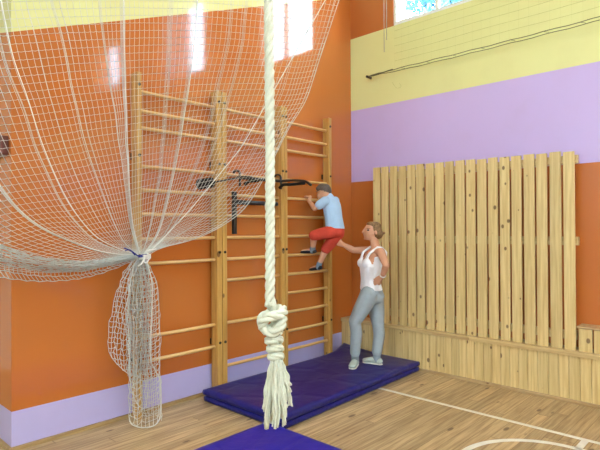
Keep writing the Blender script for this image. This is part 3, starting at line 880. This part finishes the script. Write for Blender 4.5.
for s_, q in ((1, 0), (-1, 0)):
    ssd = sd*0.085*s_
    p = [W(364.3, 259.5)+sd*0.07*s_+fw*0.012, W(367.8, 253)+sd*0.09*s_+fw*0.02, W(373.8, 247.2)+sd*0.098*s_, W(377.8, 247.6)+sd*0.098*s_-fw*0.0, W(381.2, 252)+sd*0.09*s_-fw*0.015, W(382, 258)+sd*0.07*s_-fw*0.01]
    for u_, v_ in zip(p, p[1:]): b.hull((u_, (.014, .02, .014)), (v_, (.014, .02, .014)))
b.build('tank_top', M['tank'], wo, 0.006, 4)
b = Body(AX); b.inf = 0.012; legs(b, True)
b.hull((W(371.4, 291.5), (.103, .156, .03)), (W(372.8, 297), (.108, .145, .07)))
b.build('sweatpants', M['sweat'], wo, 0.007, 4)
for t_, h_, a_ in ((lt, lh, la), (rt, rh, ra)):
    d_ = (t_-h_).normalized(); sx_ = up.cross(d_)
    b = Body((d_, sx_, up))
    b.chain((a_.lerp(kneeL if a_ is la else kneeR, .2), .045), (a_, .043), (h_ + d_*0.04 + up*0.05, .042)); b.build('sock', M['sock'], wo, 0.006, 3)
    b = Body((d_, sx_, up))
    b.hull((h_+d_*0.02+up*0.046, (.045, .040, .040)), (h_+d_*0.09+up*0.05, (.05, .042, .038)))
    b.hull((h_+d_*0.09+up*0.05, (.05, .042, .038)), (h_+d_*0.17+up*0.036, (.05, .045, .026)))
    so = b.build('shoe', M['shoe'], wo, 0.006, 3)
    b = Body((d_, sx_, up)); b.hull((h_+d_*0.01+up*0.012, (.038, .036, .010)), (h_+d_*0.165+up*0.012, (.055, .046, .010)))
    b.build('sole', M['sole'], so, 0.004, 1)
b = Body(AX)
b.hull((W(374.6, 229.0), (.078, .081, .080)), (W(376.5, 232.5), (.066, .076, .07)))
b.hull((W(370.8, 224.2), (.050, .064, .030)), (W(375, 226.5), (.072, .077, .055)))
b.hull((W(379.2, 234.8), (.040, .046, .044)), (W(377.5, 235.5), (.045, .05, .045)))
b.hull((W(383.5, 233), (.022, .024, .016)), (W(379.5, 233.5), (.03, .03, .02)))
b.build('hair', M['hair'], wo, 0.006, 2)
b = Body(AX); b.hull((hc_+fw*0.066+sd*0.050+up*0.012, (.012, .012, .007)), (hc_+fw*0.060+sd*0.056+up*0.012, .008)); b.build('eye', M['eye'], wo, 0.003, 1)
b = Body(AX); b.hull((hc_+fw*0.068+sd*0.048+up*0.030, (.012, .014, .005)), (hc_+fw*0.05+sd*0.062+up*0.030, (.01, .01, .005))); b.build('eyebrow', M['tan_brow'], wo, 0.003, 1)
b = Body(AX); b.hull((W(364.2, 235.2), (.008, .020, .007)), (W(364.8, 235.3), (.008, .022, .007))); b.build('lips', M['lip'], wo, 0.003, 1)
tb = Tubes(); c = wriL.lerp(elbL, 0.1); dd_ = (elbL-wriL).normalized(); o1 = dd_.orthogonal().normalized(); o2 = dd_.cross(o1)
tb.add([c+(o1*math.cos(2*PI*i/20)+o2*math.sin(2*PI*i/20))*0.031 for i in range(21)], 0.007, 6); tb.build('bracelet', M['sole'], wo)

# ---- the boy
kf = (onY(320, 210, -0.1) - onY(333, 210, -0.42)); kf.z = 0; kf.normalize(); kf = (V((0, 1, 0))*0.75 + kf*0.25).normalized()
ks = up.cross(kf); AK = (kf, ks, up)          # forward, his left, up
base = onY(334, 232, -0.4); base.z = 1.12
bo = thing('person', 'small boy in pale blue T-shirt and red shorts climbing the right-hand wall bars', 'person', base)
Y = onY
khL, khR = Y(330.5, 232, -0.42), Y(338, 233.5, -0.43)
kkL, kkR = Y(314.0, 235.5, -0.27), Y(326.0, 249, -0.30)
kaL, kaR = Y(312.8, 248.5, -0.20), Y(319.0, 264.8, -0.21)
ktL, ktR = Y(303.0, 252.3, -0.085), Y(311.5, 269.3, -0.085)
ktL.z = 1.346+0.035; ktR.z = 1.13+0.035
ksL, ksR = Y(325.0, 201, -0.40), Y(335.0, 201.0, -0.36)
keL, keR = Y(314.6, 208.5, -0.30), Y(333, 210, -0.24)
kwL, kwR = Y(308.8, 200.6, -0.14), Y(326, 201, -0.15)
def klegs(b, full=True):
    for h, k, a in ((khL, kkL, kaL), (khR, kkR, kaR)):
        if full: b.chain((h, .066), (k, .044), (k.lerp(a, .3), .040), (a, .027))
        else: b.chain((h, .070), (h.lerp(k, .6), .064), (k, .054))
def ktorso(b):
    b.chain((Y(335, 230.5, -0.42), (.078, .108, .07)), (Y(333.6, 218, -0.415), (.074, .104, .06)), (Y(331.8, 206, -0.40), (.078, .112, .07)), (Y(330.3, 199.8, -0.38), (.06, .105, .04)))
b = Body(AK); ktorso(b); klegs(b)
b.chain((Y(329.8, 198, -0.38), .045), (Y(326.5, 194, -0.35), .043))
b.hull((Y(323.8, 191.3, -0.32), (.082, .068, .085)), (Y(322.8, 193.5, -0.31), (.07, .062, .07)))
b.hull((Y(320.6, 195.5, -0.29), (.04, .05, .045)), (Y(320.4, 198.0, -0.29), (.026, .032, .022)))
b.hull((Y(317.6, 194.0, -0.26), .010), (Y(318.5, 194, -0.27), .016))
er = Y(324.5, 193.6, -0.32) + ks*0.072; b.hull((er, (.016, .008, .024)), (er+up*0.006, (.018, .008, .018)))
b.chain((ksL, .042), (keL, .030), (keL.lerp(kwL, .35), .029), (kwL, .021)); b.chain((ksR, .042), (keR, .030), (kwR, .021))
for w_ in (kwL, kwR):
    rx = V((w_.x, -0.085, 2.0)); d_ = (rx + up*0.022 - V((0, 0.02, 0)) - w_); d_.z = max(d_.z, 0.0)
    sdv = V((1, 0, 0)) if w_ is kwL else V((-1, 0, 0))
    wq = w_.copy(); wq.z = 2.028; wq.y = -0.165
    b.hull((w_, .021), (wq, .018))
    hand(b, wq, V((0, 1, 0.12)), sdv, V((0, 0, -1)), 0.72, (0.5, 1.1, 0.9), 1.2)
for a_, t_ in ((kaL, ktL), (kaR, ktR)):
    b.chain((a_, .027), (a_.lerp(t_, .1)+up*-0.02, .028), (t_, .022))
b.build('body', M['skin'], bo, 0.005, 3)
b = Body(AK); b.inf = 0.013
b.chain((Y(335.2, 228.2, -0.42), (.084, .112, .025)), (Y(333.6, 218, -0.415), (.076, .106, .06)), (Y(331.8, 206, -0.40), (.078, .112, .07)), (Y(330.3, 200, -0.38), (.06, .105, .035)))
b.chain((ksL, .042), (ksL.lerp(keL, .55), .040)).chain((ksR, .042), (ksR.lerp(keR, .62), .042))
b.hull((Y(329.8, 198, -0.38), .04), (Y(328.8, 196.6, -0.37), .036))
b.build('t_shirt', M['shirt'], bo, 0.006, 4)
b = Body(AK); b.inf = 0.006; klegs(b, False)
b.hull((Y(335, 229, -0.42), (.090, .118, .05)), (Y(335.3, 233, -0.43), (.09, .115, .05)))
b.build('shorts', M['shorts'], bo, 0.006, 4)
for a_, t_, k_ in ((kaL, ktL, kkL), (kaR, ktR, kkR)):
    d_ = (t_-a_); d_.z *= 0.6; d_.normalize(); sx_ = V((d_.y, -d_.x, 0)).normalized(); upx = sx_.cross(d_).normalized()
    A_ = (d_, sx_, upx)
    b = Body(A_); b.chain((a_.lerp(k_, .10), .033), (a_, .034), (a_-up*0.028+d_*0.01, .034)); b.build('sock', M['sock_blue'], bo, 0.005, 2)
    b = Body(A_)
    hl = a_ - up*0.038 - d_*0.02
    b.hull((hl, (.032, .029, .022)), (hl.lerp(t_, .5), (.032, .031, .022)), (t_ - upx*0.004, (.036, .033, .017)))
    b.build('slipper', M['slipper'], bo, 0.005, 2)
b = Body(AK)
b.hull((Y(324.4, 189.8, -0.325), (.086, .074, .076)), (Y(326.3, 191.5, -0.34), (.062, .068, .06)))
b.hull((Y(319.8, 188.6, -0.285), (.04, .055, .035)), (Y(322.5, 187, -0.31), (.05, .06, .045)))
b.build('hair', M['hair_boy'], bo, 0.006, 2)
b = Body(AK); b.hull((Y(318.6, 191.7, -0.27)+ks*0.035, (.007, .010, .006)), (Y(318.9, 191.7, -0.27)+ks*0.037, .005)); b.build('eye', M['eye'], bo, 0.003, 1)

# ------------------------------------------------------------------ ceiling lamps of the hall (out of the picture)
n = 0
for lx in (-11.5, -7.6, -3.2):
    for ly in (-8.2, -3.9):
        t = thing('ceiling_lamp', 'long white ceiling lamp over the hall floor', 'lamp', (lx, ly, ZC), 'ceiling lamps of the hall')
        bm = bmesh.new(); add_box(bm, (lx-0.75, ly-0.2, ZC-0.12), (lx+0.75, ly+0.2, ZC), 0.01); fin(bm, 'housing', M['lamp_body'], t)
        box('diffuser', (lx-0.7, ly-0.17, ZC-0.135), (lx+0.7, ly+0.17, ZC-0.12), M['diffuser'], t)
        ld = bpy.data.lights.new('lamp_light', 'AREA'); ld.shape = 'RECTANGLE'; ld.size = 1.4; ld.size_y = 0.34; ld.energy = 190; ld.color = (0.96, 1.0, 0.95)
        lo = bpy.data.objects.new('lamp_light', ld); C.objects.link(lo); lo.parent = t; lo.location = (0, 0, -0.15)

# ------------------------------------------------------------------ tree outside the high window
tc_ = on(452, 2, 0, 9.0)
tr = thing('tree', 'leafy tree outside the high window', 'tree', (tc_.x, tc_.y, -0.5))
rnd = random.Random(3); verts = []; faces = []
for i in range(9000):
    d = V((rnd.gauss(0, 1), rnd.gauss(0, 1), rnd.gauss(0, 1))).normalized()*(rnd.random()**0.4)
    p = tc_ + V((d.x*2.0, d.y*1.6, d.z*2.4))
    if noise.noise(p*0.9) < -0.25: continue
    a = V((rnd.gauss(0, 1), rnd.gauss(0, 1), rnd.gauss(0, 1))).normalized(); c = a.orthogonal().normalized(); s = rnd.uniform(0.09, 0.17); k = len(verts)
    verts += [tuple(p+a*s), tuple(p+c*s*0.5), tuple(p-a*s), tuple(p-c*s*0.5)]; faces.append((k, k+1, k+2, k+3))
me = bpy.data.meshes.new('foliage'); me.from_pydata(verts, [], faces); link('foliage', me, M['leaf'], tr)
tb = Tubes(); tb.add([(tc_.x, tc_.y, -0.5), (tc_.x+0.1, tc_.y, tc_.z-2), (tc_.x, tc_.y, tc_.z)], 0.22, 10, True, lambda t: 1-0.6*t)
for k in range(6):
    a = k*1.05; tb.add([(tc_.x, tc_.y, tc_.z-1.6+0.3*k), (tc_.x+0.9*math.cos(a), tc_.y+0.9*math.sin(a), tc_.z-0.6+0.35*k)], 0.06, 6)
tb.build('trunk', M['bark'], tr)
gr = struct(box('ground', (0.3, -30, -0.6), (40, 30, -0.5), plain('outdoor_ground', srgb(110, 120, 90), 0.9, 0.1)))

# ------------------------------------------------------------------ sky
w = bpy.data.worlds.new('sky'); bpy.context.scene.world = w; w.use_nodes = True; nt_ = w.node_tree
bg = nt_.nodes['Background']; tcn = nt_.nodes.new('ShaderNodeTexCoord')
no = nt_.nodes.new('ShaderNodeTexNoise'); no.inputs['Scale'].default_value = 3.2; no.inputs['Detail'].default_value = 5
nt_.links.new(tcn.outputs['Generated'], no.inputs['Vector'])
rm = nt_.nodes.new('ShaderNodeValToRGB'); rm.color_ramp.elements[0].position = 0.42; rm.color_ramp.elements[0].color = (0.45, 0.75, 1.0, 1)
rm.color_ramp.elements[1].position = 0.6; rm.color_ramp.elements[1].color = (1, 1, 1, 1)
nt_.links.new(no.outputs['Fac'], rm.inputs[0]); nt_.links.new(rm.outputs[0], bg.inputs[0]); bg.inputs[1].default_value = 58.0

sc = bpy.context.scene
sc.view_settings.view_transform = 'Standard'; sc.view_settings.look = 'None'; sc.view_settings.gamma = 1; sc.view_settings.use_curve_mapping = False
sc.view_settings.exposure = -1.22
sc.cycles.max_bounces = 10; sc.cycles.diffuse_bounces = 5; sc.cycles.transparent_max_bounces = 16
